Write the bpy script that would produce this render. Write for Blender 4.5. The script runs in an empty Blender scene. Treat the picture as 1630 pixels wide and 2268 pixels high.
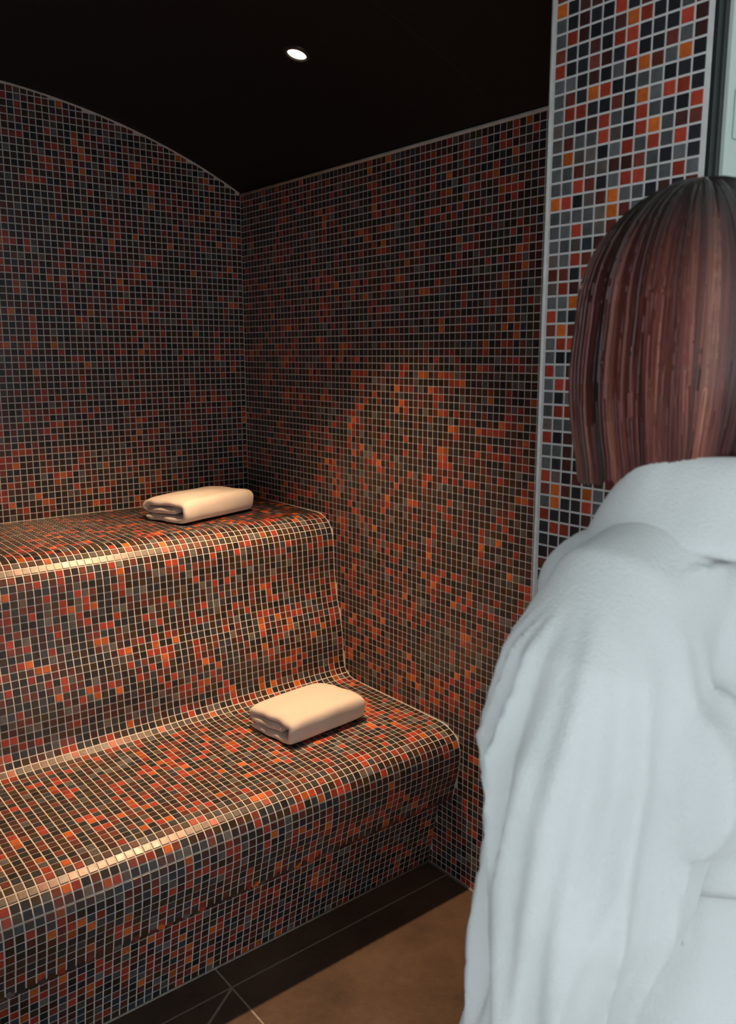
import bpy, bmesh, math, random
import numpy as np
from mathutils import Vector, Matrix, noise

random.seed(7)
rng = np.random.default_rng(11)
scene = bpy.context.scene
COL = scene.collection

# ------------------------------------------------------------------ camera
F_PX = 1877.1
CAM = Vector((-1.6588, -2.7977, 1.5666))
RX = Vector((0.77932, -0.62663, -0.00173))
UX = Vector((0.11625, 0.14186, 0.98304))
FX = Vector((0.61575, 0.76630, -0.18340))
cd = bpy.data.cameras.new('camera')
cam = bpy.data.objects.new('camera', cd)
COL.objects.link(cam)
cd.sensor_fit = 'VERTICAL'
cd.sensor_height = 36.0
cd.sensor_width = 36.0 * 1630 / 2268
cd.lens = F_PX * 36.0 / 2268
cd.clip_start = 0.02
cam.matrix_world = Matrix(((RX.x, UX.x, -FX.x, CAM.x), (RX.y, UX.y, -FX.y, CAM.y),
                           (RX.z, UX.z, -FX.z, CAM.z), (0, 0, 0, 1)))
cd.dof.use_dof = True
cd.dof.focus_distance = 2.6
cd.dof.aperture_fstop = 9.0
scene.camera = cam

# ------------------------------------------------------------------ daylight outside the cabin
world = bpy.data.worlds.new('daylight')
scene.world = world
world.use_nodes = True
bg = world.node_tree.nodes['Background']
bg.inputs['Color'].default_value = (0.88, 0.96, 1.0, 1)
bg.inputs['Strength'].default_value = 1.95
SPOT_W = 190.0

vs = scene.view_settings
vs.view_transform = 'Standard'
vs.look = 'None'
vs.exposure = 0.0
vs.gamma = 1.0
vs.use_curve_mapping = False

P = 0.021            # mosaic pitch
ARC_X, ARC_Z, ARC_R = -1.0, 0.168, 2.207
ZTOP = 2.131
XL = -2.0            # left wall
YF = -1.879          # inner face of the front wall
YO = -2.144          # outer face of the front wall
XJ = -0.555          # right jamb
XJ2 = -1.52          # left jamb
ZD = 2.17            # door head


def arch(x):
    return ARC_Z + math.sqrt(max(ARC_R ** 2 - (x - ARC_X) ** 2, 0))


# ------------------------------------------------------------------ materials
def mat(name, base=(0.5, 0.5, 0.5), rough=0.5, spec=0.5):
    m = bpy.data.materials.new(name)
    m.use_nodes = True
    b = m.node_tree.nodes['Principled BSDF']
    b.inputs['Base Color'].default_value = (*base, 1)
    b.inputs['Roughness'].default_value = rough
    b.inputs['Specular IOR Level'].default_value = spec
    return m, m.node_tree, b


def coords(nt, scale=(1, 1, 1), kind='Object'):
    tc = nt.nodes.new('ShaderNodeTexCoord')
    mp = nt.nodes.new('ShaderNodeMapping')
    mp.inputs['Scale'].default_value = scale
    nt.links.new(tc.outputs[kind], mp.inputs['Vector'])
    return mp.outputs['Vector']


def noise_node(nt, vec, scale, detail=3, rough=0.55):
    n = nt.nodes.new('ShaderNodeTexNoise')
    n.inputs['Scale'].default_value = scale
    n.inputs['Detail'].default_value = detail
    n.inputs['Roughness'].default_value = rough
    nt.links.new(vec, n.inputs['Vector'])
    return n


def ramp(nt, fac, stops):
    r = nt.nodes.new('ShaderNodeValToRGB')
    els = r.color_ramp.elements
    while len(els) < len(stops):
        els.new(0.5)
    for e, (p, c) in zip(els, stops):
        e.position = p
        e.color = (*c, 1)
    nt.links.new(fac, r.inputs['Fac'])
    return r.outputs['Color']


def bump(nt, b, fac, strength, dist):
    bn = nt.nodes.new('ShaderNodeBump')
    bn.inputs['Strength'].default_value = strength
    bn.inputs['Distance'].default_value = dist
    nt.links.new(fac, bn.inputs['Height'])
    nt.links.new(bn.outputs['Normal'], b.inputs['Normal'])


def geo_pos(nt):
    g = nt.nodes.new('ShaderNodeNewGeometry')
    return g.outputs['Position']


# glass mosaic: colour comes from the tile's own attribute, mottled a little
M_GLASS, nt, b = mat('glass_mosaic', rough=0.16, spec=0.55)
at = nt.nodes.new('ShaderNodeAttribute')
at.attribute_name = 'tile_colour'
pos = geo_pos(nt)
nn = noise_node(nt, pos, 110, 3)
mr = nt.nodes.new('ShaderNodeMapRange')
mr.inputs['To Min'].default_value = 0.55
mr.inputs['To Max'].default_value = 1.45
nt.links.new(nn.outputs['Fac'], mr.inputs['Value'])
mx = nt.nodes.new('ShaderNodeVectorMath')
mx.operation = 'SCALE'
nt.links.new(at.outputs['Color'], mx.inputs[0])
nt.links.new(mr.outputs['Result'], mx.inputs['Scale'])
nt.links.new(mx.outputs['Vector'], b.inputs['Base Color'])
n2 = noise_node(nt, pos, 45, 2)
bump(nt, b, n2.outputs['Fac'], 0.05, 0.004)
n3 = noise_node(nt, pos, 70, 2)
mr2 = nt.nodes.new('ShaderNodeMapRange')
mr2.inputs['To Min'].default_value = 0.28
mr2.inputs['To Max'].default_value = 0.42
nt.links.new(n3.outputs['Fac'], mr2.inputs['Value'])
nt.links.new(mr2.outputs['Result'], b.inputs['Roughness'])

M_GROUT, nt, b = mat('grout', (0.55, 0.53, 0.50), 0.75, 0.3)
pos = geo_pos(nt)
nn = noise_node(nt, pos, 60, 4)
nt.links.new(ramp(nt, nn.outputs['Fac'], [(0.3, (0.60, 0.585, 0.57)), (0.7, (0.71, 0.695, 0.68))]), b.inputs['Base Color'])

M_BEAD, nt, b = mat('silicone_bead', (0.62, 0.62, 0.60), 0.45, 0.4)
nn = noise_node(nt, geo_pos(nt), 25, 3)
nt.links.new(ramp(nt, nn.outputs['Fac'], [(0.3, (0.50, 0.49, 0.47)), (0.7, (0.66, 0.66, 0.64))]), b.inputs['Base Color'])

M_CEIL, nt, b = mat('black_ceiling', (0.008, 0.008, 0.009), 0.5, 0.2)
nn = noise_node(nt, geo_pos(nt), 40, 3)
bump(nt, b, nn.outputs['Fac'], 0.15, 0.003)
M_SEAM, nt, b = mat('ceiling_seam', (0.022, 0.022, 0.022), 0.4, 0.3)
nn = noise_node(nt, geo_pos(nt), 60, 3)
bump(nt, b, nn.outputs['Fac'], 0.2, 0.002)

M_FLOOR, nt, b = mat('floor_stone', (0.1, 0.08, 0.06), 0.5, 0.4)
pos = geo_pos(nt)
n1 = noise_node(nt, pos, 5, 6, 0.6)
n2 = noise_node(nt, pos, 45, 4, 0.6)
mxn = nt.nodes.new('ShaderNodeMath')
mxn.operation = 'MULTIPLY_ADD'
mxn.inputs[1].default_value = 0.3
nt.links.new(n2.outputs['Fac'], mxn.inputs[0])
nt.links.new(n1.outputs['Fac'], mxn.inputs[2])
nt.links.new(ramp(nt, mxn.outputs[0], [(0.40, (0.052, 0.036, 0.027)), (0.62, (0.088, 0.058, 0.041)), (0.9, (0.13, 0.088, 0.063))]), b.inputs['Base Color'])
bump(nt, b, n2.outputs['Fac'], 0.25, 0.004)

M_PALE, nt, b = mat('pale_floor_stone', (0.42, 0.43, 0.43), 0.35, 0.5)
pos = geo_pos(nt)
n1 = noise_node(nt, pos, 6, 6, 0.6)
nt.links.new(ramp(nt, n1.outputs['Fac'], [(0.3, (0.36, 0.37, 0.37)), (0.7, (0.50, 0.51, 0.51))]), b.inputs['Base Color'])

M_JOINT, nt, b = mat('floor_joint', (0.36, 0.33, 0.29), 0.8, 0.2)
nn = noise_node(nt, geo_pos(nt), 50, 3)
nt.links.new(ramp(nt, nn.outputs['Fac'], [(0.3, (0.28, 0.26, 0.23)), (0.7, (0.40, 0.37, 0.33))]), b.inputs['Base Color'])

M_PLASTER, nt, b = mat('pale_plaster', (0.72, 0.76, 0.74), 0.7, 0.3)
nn = noise_node(nt, geo_pos(nt), 30, 4)
bump(nt, b, nn.outputs['Fac'], 0.1, 0.003)

M_ALU, nt, b = mat('powder_coated_frame', (0.46, 0.53, 0.49), 0.38, 0.5)
nn = noise_node(nt, geo_pos(nt), 120, 3)
bump(nt, b, nn.outputs['Fac'], 0.05, 0.001)
M_GASKET, nt, b = mat('black_rubber', (0.012, 0.016, 0.016), 0.45, 0.5)
nn = noise_node(nt, geo_pos(nt), 80, 3)
bump(nt, b, nn.outputs['Fac'], 0.05, 0.001)
M_STEEL, nt, b = mat('brushed_steel', (0.55, 0.55, 0.53), 0.35, 0.5)
b.inputs['Metallic'].default_value = 0.9
nn = noise_node(nt, geo_pos(nt), 150, 3)
bump(nt, b, nn.outputs['Fac'], 0.05, 0.001)
M_SCREW, nt, b = mat('screw_head', (0.12, 0.11, 0.10), 0.4, 0.5)
nn = noise_node(nt, geo_pos(nt), 150, 3)
bump(nt, b, nn.outputs['Fac'], 0.05, 0.001)

M_BEZEL, nt, b = mat('lamp_bezel', (0.035, 0.03, 0.028), 0.4, 0.5)
nn = noise_node(nt, geo_pos(nt), 150, 3)
bump(nt, b, nn.outputs['Fac'], 0.05, 0.001)
M_LENS, nt, b = mat('lamp_lens', (0.9, 0.85, 0.7), 0.3)
b.inputs['Emission Color'].default_value = (1.0, 0.86, 0.62, 1)
b.inputs['Emission Strength'].default_value = 9.0
nn = noise_node(nt, geo_pos(nt), 90, 3)
bump(nt, b, nn.outputs['Fac'], 0.05, 0.001)


def cloth(name, c0, c1, scale, strength, dist):
    m, nt, b = mat(name, c0, 0.95, 0.1)
    pos = geo_pos(nt)
    n1 = noise_node(nt, pos, scale, 4, 0.65)
    n2 = noise_node(nt, pos, 9, 3)
    nt.links.new(ramp(nt, n2.outputs['Fac'], [(0.3, c0), (0.7, c1)]), b.inputs['Base Color'])
    bump(nt, b, n1.outputs['Fac'], strength, dist)
    b.inputs['Sheen Weight'].default_value = 0.15
    b.inputs['Sheen Roughness'].default_value = 0.6
    return m


M_ROBE = cloth('terry_robe', (0.61, 0.625, 0.63), (0.66, 0.672, 0.677), 330, 0.5, 0.004)
M_TOWEL = cloth('terry_towel', (0.74, 0.70, 0.66), (0.80, 0.76, 0.72), 420, 0.45, 0.003)

M_SKIN, nt, b = mat('skin', (0.56, 0.33, 0.25), 0.5, 0.4)
b.inputs['Subsurface Weight'].default_value = 0.1
b.inputs['Subsurface Radius'].default_value = (0.02, 0.008, 0.004)
nn = noise_node(nt, geo_pos(nt), 14, 4)
nt.links.new(ramp(nt, nn.outputs['Fac'], [(0.3, (0.52, 0.30, 0.22)), (0.7, (0.60, 0.37, 0.28))]), b.inputs['Base Color'])
M_EYE, nt, b = mat('eye', (0.8, 0.8, 0.78), 0.15, 0.5)
sp = nt.nodes.new('ShaderNodeTexCoord')
sx = nt.nodes.new('ShaderNodeSeparateXYZ')
nt.links.new(sp.outputs['Generated'], sx.inputs[0])
nt.links.new(ramp(nt, sx.outputs['Y'], [(0.0, (0.8, 0.8, 0.78)), (0.89, (0.8, 0.8, 0.78)), (0.90, (0.10, 0.05, 0.03)), (0.97, (0.08, 0.04, 0.03)), (0.975, (0.005, 0.005, 0.005))]), b.inputs['Base Color'])
M_LIP, nt, b = mat('lips', (0.45, 0.14, 0.13), 0.4, 0.4)
nn = noise_node(nt, geo_pos(nt), 60, 3)
bump(nt, b, nn.outputs['Fac'], 0.1, 0.001)

M_HAIR, nt, b = mat('auburn_hair', rough=0.36, spec=0.5)
at = nt.nodes.new('ShaderNodeAttribute')
at.attribute_name = 'hair_colour'
nt.links.new(at.outputs['Color'], b.inputs['Base Color'])


# ------------------------------------------------------------------ helpers
def link(name, me, m=None, parent=None, kind=None, label=None, cat=None, group=None):
    o = bpy.data.objects.new(name, me)
    COL.objects.link(o)
    if m is not None and me is not None and not me.materials:
        me.materials.append(m)
    if parent is not None:
        o.parent = parent
    if kind:
        o['kind'] = kind
    if label:
        o['label'] = label
    if cat:
        o['category'] = cat
    if group:
        o['group'] = group
    return o


def mesh_from(name, verts, faces, smooth=False):
    me = bpy.data.meshes.new(name)
    me.from_pydata([tuple(v) for v in verts], [], faces)
    me.update()
    if smooth:
        me.polygons.foreach_set('use_smooth', [True] * len(me.polygons))
    return me


class MB:
    def __init__(s):
        s.v = []
        s.f = []

    def box(s, x0, x1, y0, y1, z0, z1):
        i = len(s.v)
        s.v += [(x, y, z) for x in (x0, x1) for y in (y0, y1) for z in (z0, z1)]
        s.f += [tuple(i + k for k in q) for q in
                ((0, 1, 3, 2), (4, 6, 7, 5), (0, 4, 5, 1), (2, 3, 7, 6), (0, 2, 6, 4), (1, 5, 7, 3))]
        return s

    def tube(s, pts, r, n=8):
        i0 = len(s.v)
        pts = [Vector(p) for p in pts]
        up = Vector((0, 0, 1))
        for k, p in enumerate(pts):
            d = (pts[min(k + 1, len(pts) - 1)] - pts[max(k - 1, 0)]).normalized()
            a = d.orthogonal().normalized() if abs(d.dot(up)) > 0.95 else d.cross(up).normalized()
            c = d.cross(a)
            for j in range(n):
                t = 2 * math.pi * j / n
                s.v.append(tuple(p + a * (r * math.cos(t)) + c * (r * math.sin(t))))
        for k in range(len(pts) - 1):
            for j in range(n):
                j2 = (j + 1) % n
                s.f.append((i0 + k * n + j, i0 + k * n + j2, i0 + (k + 1) * n + j2, i0 + (k + 1) * n + j))
        s.f.append(tuple(i0 + j for j in range(n))[::-1])
        s.f.append(tuple(i0 + (len(pts) - 1) * n + j for j in range(n)))
        return s

    def rings(s, rings, cap=True):
        i0 = len(s.v)
        n = len(rings[0])
        for r in rings:
            s.v += [tuple(p) for p in r]
        for k in range(len(rings) - 1):
            for j in range(n):
                j2 = (j + 1) % n
                s.f.append((i0 + k * n + j, i0 + k * n + j2, i0 + (k + 1) * n + j2, i0 + (k + 1) * n + j))
        if cap:
            s.f.append(tuple(i0 + j for j in range(n))[::-1])
            s.f.append(tuple(i0 + (len(rings) - 1) * n + j for j in range(n)))
        return s

    def ellipsoid(s, c, r, rot=None, nu=20, nv=12):
        c = Vector(c)
        rings = []
        for k in range(nv + 1):
            a = -math.pi / 2 + math.pi * k / nv
            a = max(min(a, math.pi / 2 - 0.03), -math.pi / 2 + 0.03)
            ring = []
            for j in range(nu):
                t = 2 * math.pi * j / nu
                p = Vector((r[0] * math.cos(a) * math.cos(t), r[1] * math.cos(a) * math.sin(t), r[2] * math.sin(a)))
                if rot:
                    p = rot @ p
                ring.append(c + p)
            rings.append(ring)
        return s.rings(rings)

    def chain(s, pts, n=18):
        """closed limb through (point, radius[, radius2, axis]) stations with round ends"""
        st = [(Vector(q[0]), q[1]) for q in pts]
        rings = []

        def frame(d):
            a = d.cross(Vector((0, 1, 0)))
            if a.length < 0.2:
                a = d.cross(Vector((1, 0, 0)))
            a.normalize()
            return a, d.cross(a).normalized()
        d0 = (st[1][0] - st[0][0]).normalized()
        d1 = (st[-1][0] - st[-2][0]).normalized()
        prev = None
        seq = []
        for k in range(1, 5):
            t = math.pi / 2 * k / 5
            seq.append((st[0][0] - d0 * st[0][1] * math.cos(t), st[0][1] * math.sin(t), d0))
        for k in range(len(st)):
            d = (st[min(k + 1, len(st) - 1)][0] - st[max(k - 1, 0)][0]).normalized()
            seq.append((st[k][0], st[k][1], d))
        for k in range(4, 0, -1):
            t = math.pi / 2 * k / 5
            seq.append((st[-1][0] + d1 * st[-1][1] * math.cos(t), st[-1][1] * math.sin(t), d1))
        for p, r, d in seq:
            if prev is None:
                a, c = frame(d)
            else:
                a = prev - d * prev.dot(d)
                a.normalize()
                c = d.cross(a)
            prev = a
            rings.append([p + a * (r * math.cos(2 * math.pi * j / n)) + c * (r * math.sin(2 * math.pi * j / n)) for j in range(n)])
        return s.rings(rings)

    def mesh(s, name, smooth=False):
        return mesh_from(name, s.v, s.f, smooth)


def voxel_union(mb, name, voxel, smooth_iter=6, factor=0.5):
    me = mb.mesh(name + '_src')
    o = bpy.data.objects.new('tmp', me)
    COL.objects.link(o)
    m = o.modifiers.new('r', 'REMESH')
    m.mode = 'VOXEL'
    m.voxel_size = voxel
    m2 = o.modifiers.new('s', 'SMOOTH')
    m2.factor = factor
    m2.iterations = smooth_iter
    dg = bpy.context.evaluated_depsgraph_get()
    dg.update()
    out = bpy.data.meshes.new_from_object(o.evaluated_get(dg))
    out.name = name
    bpy.data.objects.remove(o)
    bpy.data.meshes.remove(me)
    out.polygons.foreach_set('use_smooth', [True] * len(out.polygons))
    return out


def catmull(pts, per=8):
    pts = [Vector(p) for p in pts]
    out = []
    for i in range(len(pts) - 1):
        p0 = pts[max(i - 1, 0)]
        p1, p2 = pts[i], pts[i + 1]
        p3 = pts[min(i + 2, len(pts) - 1)]
        for k in range(per):
            t = k / per
            out.append(0.5 * ((2 * p1) + (p2 - p0) * t + (2 * p0 - 5 * p1 + 4 * p2 - p3) * t * t + (3 * p1 - p0 - 3 * p2 + p3) * t ** 3))
    out.append(pts[-1])
    return out


# ------------------------------------------------------------------ mosaic system
PAL = {  # linear base colours of the glass
    'D': (0.020, 0.022, 0.026), 'S': (0.034, 0.042, 0.055), 'K': (0.044, 0.029, 0.016),
    'G': (0.100, 0.105, 0.108), 'T': (0.110, 0.090, 0.082), 'M': (0.062, 0.024, 0.022),
    'B': (0.150, 0.038, 0.028), 'R': (0.340, 0.046, 0.026), 'O': (0.500, 0.115, 0.022)}
KEYS = list(PAL)


def pick_colour(a, b, seed, warm=0.5):
    """mostly charcoal glass with drifting clusters of red and orange"""
    c = noise.noise(Vector((a * 0.16 + seed * 17.3, b * 0.16 - seed * 5.1, seed)))
    c2 = noise.noise(Vector((a * 0.45 - seed * 7.7, b * 0.30 + seed * 3.3, seed + 9)))
    h = random.random() + 0.26 * c + 0.34 * c2
    if h > 0.97 - 0.08 * warm:
        return 'O' if random.random() < 0.22 + 0.45 * warm else 'R'
    if h > 0.80 - 0.06 * warm:
        return 'R' if random.random() < 0.42 + 0.25 * warm else 'B'
    if h > 0.60:
        return 'B' if random.random() < 0.42 else 'M'
    u = random.random()
    return 'D' if u < 0.36 - 0.1 * warm else 'K' if u < 0.60 else 'S' if u < 0.78 else 'M' if u < 0.88 else 'G' if u < 0.96 else 'T'


def shade_of(key, v):
    c = PAL[key]
    return (c[0] * v, c[1] * v, c[2] * v)


def project(p):
    d = Vector(p) - CAM
    z = d.dot(FX)
    if z < 0.05:
        return None
    return (815 + F_PX * d.dot(RX) / z, 1134 - F_PX * d.dot(UX) / z, z)


PERSON_POLY = [(1630, 380), (1500, 380), (1380, 420), (1300, 510), (1262, 620), (1262, 800), (1275, 1040), (1330, 1090), (1210, 1290), (1110, 1430),
               (1068, 1600), (1090, 1730), (1030, 1950), (1025, 2268), (1630, 2268)]


def in_poly(x, y, poly):
    c = False
    j = len(poly) - 1
    for i in range(len(poly)):
        xi, yi = poly[i]
        xj, yj = poly[j]
        if (yi > y) != (yj > y) and x < (xj - xi) * (y - yi) / (yj - yi) + xi:
            c = not c
        j = i
    return c


TH = 0.0016          # how far a tile stands proud of the grout
_tile_cache = {}


def unit_tile(key, lv, w, h):
    k = (key, lv, round(w, 4), round(h, 4))
    if k in _tile_cache:
        return _tile_cache[k]
    v = []
    for s, z in ((1.0, -0.0008), (1.0, TH * 0.55), (0.95, TH)):
        v += [(-w / 2 * s, -h / 2 * s, z), (w / 2 * s, -h / 2 * s, z), (w / 2 * s, h / 2 * s, z), (-w / 2 * s, h / 2 * s, z)]
    f = []
    for r in (0, 4):
        for j in range(4):
            f.append((r + j, r + (j + 1) % 4, r + 4 + (j + 1) % 4, r + 4 + j))
    f.append((8, 9, 10, 11))
    me = mesh_from('tile', v, f)
    ca = me.color_attributes.new('tile_colour', 'FLOAT_COLOR', 'CORNER')
    col = shade_of(key, (0.75, 1.0, 1.3)[lv])
    ca.data.foreach_set('color', [x for _ in range(len(me.loops)) for x in (*col, 1.0)])
    me.materials.append(M_GLASS)
    _tile_cache[k] = me
    return me


class Mosaic:
    """Rectangular tiles given by centre, u axis, v axis, width, height, palette key."""

    def __init__(s, seed, warm=0.5):
        s.warm = warm
        s.t = []
        s.q = []
        s.seed = seed

    def add(s, c, u, v, w, h, a, b, key=None, clip=None):
        n = u.cross(v)
        key = key or pick_colour(a, b, s.seed, s.warm)
        s.t.append((c, u, v, n, w, h, key, random.randrange(3), clip))

    def build(s, parents, count, own=None):
        """own(i) gives the parent; the `count` tiles showing largest become objects"""
        scored = []
        for i, (c, u, v, n, w, h, key, lv, clip) in enumerate(s.t):
            pr = project(c)
            if pr is None or clip:
                continue
            x, y, z = pr
            if not (-4 < x < 1634 and -4 < y < 2272) or in_poly(x, y, PERSON_POLY):
                continue
            cosv = (CAM - c).normalized().dot(n)
            if cosv <= 0.02:
                continue
            scored.append((w * h * cosv / (z * z), i))
        scored.sort(reverse=True)
        single = set(i for _, i in scored[:count])
        groups = {}
        for i, (c, u, v, n, w, h, key, lv, clip) in enumerate(s.t):
            par = parents(c)
            tu, tv = random.gauss(0, 0.009), random.gauss(0, 0.009)
            n2 = (n + u * tu + v * tv).normalized()
            u2 = (u - n2 * u.dot(n2)).normalized()
            v2 = n2.cross(u2)
            if i in single:
                me = unit_tile(key, lv, w, h)
                o = bpy.data.objects.new('tile', me)
                COL.objects.link(o)
                o.parent = par
                o.matrix_world = Matrix(((u2.x, v2.x, n2.x, c.x), (u2.y, v2.y, n2.y, c.y), (u2.z, v2.z, n2.z, c.z), (0, 0, 0, 1)))
            else:
                groups.setdefault(par.name, (par, []))[1].append((c, u2, v2, n2, w, h, key, lv, clip))
        for par, L in groups.values():
            V = np.zeros((len(L), 12, 3), np.float32)
            C = np.zeros((len(L), 4), np.float32)
            for k, (c, u, v, n, w, h, key, lv, clip) in enumerate(L):
                corners = clip or [(-w / 2, -h / 2), (w / 2, -h / 2), (w / 2, h / 2), (-w / 2, h / 2)]
                mx_ = sum(p[0] for p in corners) / 4
                my_ = sum(p[1] for p in corners) / 4
                for r, (sc, z) in enumerate(((1.0, -0.0008), (1.0, TH * 0.55), (0.95, TH))):
                    for j, (px, py) in enumerate(corners):
                        V[k, r * 4 + j] = c + u * (mx_ + (px - mx_) * sc) + v * (my_ + (py - my_) * sc) + n * z
                col = shade_of(key, random.uniform(0.7, 1.35))
                C[k] = (*col, 1)
            F = []
            base = []
            for r in (0, 4):
                for j in range(4):
                    base.append((r + j, r + (j + 1) % 4, r + 4 + (j + 1) % 4, r + 4 + j))
            base.append((8, 9, 10, 11))
            base = np.array(base, np.int32)
            nf = len(base)
            idx = (base[None] + 12 * np.arange(len(L), dtype=np.int32)[:, None, None]).reshape(-1)
            me = bpy.data.meshes.new('tile_field')
            me.vertices.add(len(L) * 12)
            me.vertices.foreach_set('co', V.reshape(-1))
            me.loops.add(len(idx))
            me.loops.foreach_set('vertex_index', idx)
            me.polygons.add(len(L) * nf)
            me.polygons.foreach_set('loop_start', np.arange(len(L) * nf, dtype=np.int32) * 4)
            me.update(calc_edges=True)
            me.shade_flat()
            ca = me.color_attributes.new('tile_colour', 'FLOAT_COLOR', 'CORNER')
            ca.data.foreach_set('color', np.repeat(C, nf * 4, axis=0).reshape(-1))
            fo = link('tile_field', me, M_GLASS, par, kind='stuff')
            fo.matrix_world = Matrix.Identity(4)


TW = P * 0.835       # tile edge

# ------------------------------------------------------------------ bench profile (Y, Z), from the back wall to the floor
PROF = [(0.0, 1.035), (-0.25, 1.033), (-0.43, 1.031), (-0.470, 1.029), (-0.503, 1.019), (-0.528, 0.998), (-0.542, 0.970), (-0.548, 0.929),
        (-0.552, 0.844), (-0.564, 0.762), (-0.583, 0.690), (-0.594, 0.630), (-0.598, 0.572), (-0.603, 0.532), (-0.617, 0.505), (-0.645, 0.490),
        (-0.70, 0.486), (-0.90, 0.485), (-1.05, 0.484), (-1.095, 0.481), (-1.130, 0.470), (-1.152, 0.450), (-1.162, 0.420), (-1.161, 0.380),
        (-1.155, 0.345), (-1.146, 0.312), (-1.136, 0.268)]
prof = catmull([(y, z, 0) for y, z in PROF], 10)
prof = [(p.x, p.y) for p in prof]
UNDER = [(-1.1355, 0.2662), (-1.086, 0.2662)]
KICK0, KICK1 = (-1.086, 0.2662), (-1.031, 0.0)


def bench_covers(y, z, m=0.0):
    """is (y, z) of the side wall hidden behind the bench"""
    best = None
    for (y0, z0), (y1, z1) in zip(prof[:-1], prof[1:]):
        pass
    poly = [(0.05, 1.035)] + prof + UNDER + [KICK1, (0.05, 0.0)]
    return in_poly(y - m, z - m, poly)


# ------------------------------------------------------------------ structure
# floor
fl = link('floor', MB().box(-2.1, 0.1, -1.9, 0.1, -0.08, -0.0010).box(-5.0, 4.0, -7.0, -1.9, -0.08, -0.0010).mesh('floor'), M_JOINT, kind='structure')


def floor_piece(poly, z=0.0, m=None):
    cx = sum(p[0] for p in poly) / len(poly)
    cy = sum(p[1] for p in poly) / len(poly)
    n = len(poly)
    v = [(x, y, z - 0.006) for x, y in poly]
    v += [(x, y, z - 0.0008) for x, y in poly]
    v += [(cx + (x - cx) * (1 - 0.0015 / max(abs(x - cx) + abs(y - cy), 0.01)), cy + (y - cy) * (1 - 0.0015 / max(abs(x - cx) + abs(y - cy), 0.01)), z) for x, y in poly]
    f = []
    for r in (0, n):
        for j in range(n):
            f.append((r + j, r + (j + 1) % n, r + n + (j + 1) % n, r + n + j))
    f.append(tuple(range(2 * n, 3 * n)))
    link('floor_tile', mesh_from('floor_tile', v, f), m or M_FLOOR, fl)


g = 0.0026
JY, JX = -1.118, -0.752
floor_piece([(JX + g, JY + g), (-0.001, JY + g), (-0.001, -1.025), (JX + g, -1.025)])
floor_piece([(-1.999, JY + g), (JX - g, JY + g), (JX - g, -1.025), (-1.999, -1.025)])
floor_piece([(JX + g, -1.72), (-0.001, -1.72), (-0.001, JY - g), (JX + g, JY - g)])
# the corner by the joint is cut on the diagonal towards the drain
dg_ = (0.103, 0.069)
x2, y2 = JX - 0.80, JY - 0.80 * dg_[1] / dg_[0]
floor_piece([(JX - g, -1.72), (JX - g, JY - 3 * g), (x2, y2 + 0.0), (x2, -1.72)])
floor_piece([(-1.999, -1.72), (x2 - 2 * g, -1.72), (x2 - 2 * g, y2 + 2 * g), (JX - 3 * g, JY - g), (-1.999, JY - g)])
for x0, x1 in ((-1.999, -1.372), (-1.372, -0.752), (-0.752, -0.001)):
    floor_piece([(x0 + g, YO + g), (x1 - g, YO + g), (x1 - g, -1.7235 - g), (x0 + g, -1.7235 - g)])
for i in range(-4, 8):
    for j in range(7):
        x0 = -1.992 + 0.62 * i
        y0 = YO - 0.62 * (j + 1)
        if x0 > 2.3:
            continue
        floor_piece([(x0 + g, y0 + g), (x0 + 0.62 - g, y0 + g), (x0 + 0.62 - g, y0 + 0.62 - g), (x0 + g, y0 + 0.62 - g)], m=M_PALE)

# back wall with arched top
NB = 48
xs = [XL - 0.06 + (0.12 - XL) * k / NB for k in range(NB + 1)]
front = [(x, 0.0, arch(min(max(x, XL), 0.0)) + 0.03) for x in xs]
v, f = [], []
for x, y, z in front:
    v += [(x, 0.0, 0.0), (x, 0.0, z), (x, 0.08, 0.0), (x, 0.08, z)]
for k in range(NB):
    a, b_ = 4 * k, 4 * k + 4
    f += [(a, b_, b_ + 1, a + 1), (a + 2, a + 3, b_ + 3, b_ + 2), (a + 1, b_ + 1, b_ + 3, a + 3), (a, a + 2, b_ + 2, b_)]
f += [(0, 1, 3, 2), (4 * NB, 4 * NB + 2, 4 * NB + 3, 4 * NB + 1)]
wall_back = link('wall_back', mesh_from('wall_back', v, f), M_GROUT, kind='structure')
wall_right = link('wall_right', MB().box(0.0, 0.08, YO + 0.002, 0.0, 0.0, ZTOP + 0.03).mesh('wall_right'), M_GROUT, kind='structure')
wall_left = link('wall_left', MB().box(XL - 0.08, XL, YO + 0.002, 0.0, 0.0, ZTOP + 0.03).mesh('wall_left'), M_GROUT, kind='structure')

# front wall: two piers and the lintel over the doorway, pale plaster outside
wf = MB().box(XJ, 0.0, YO, YF, 0.0, 2.42).box(XL, XJ2, YO, YF, 0.0, 2.42).box(XJ2, XJ, YO, YF, ZD, 2.42)
wall_front = link('wall_front', wf.mesh('wall_front'), M_GROUT, kind='structure')
po = MB().box(-0.445, 0.6, YO - 0.012, YO - 0.0005, 0.0, 2.42).box(-2.6, XJ2 - 0.11, YO - 0.012, YO - 0.0005, 0.0, 2.42)
link('outer_plaster', po.mesh('outer_plaster'), M_PLASTER, wall_front)

# unseen lobby ceiling, added to block overhead daylight; open sides let the rest in
link('ceiling', MB().box(-4.6, 2.6, -6.0, YO - 0.02, 2.62, 2.70).mesh('ceiling'), M_PLASTER, kind='structure')

# unseen lobby walls added to steer daylight; left and most of rear stay open
link('wall_unseen_right', MB().box(2.6, 2.7, -6.0, YO - 0.02, 0.0, 2.62).mesh('wall_unseen_right'), M_PLASTER, kind='structure')
link('wall_unseen_rear', MB().box(0.9, 2.7, -6.1, -6.0, 0.0, 2.62).mesh('wall_unseen_rear'), M_PLASTER, kind='structure')

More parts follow.
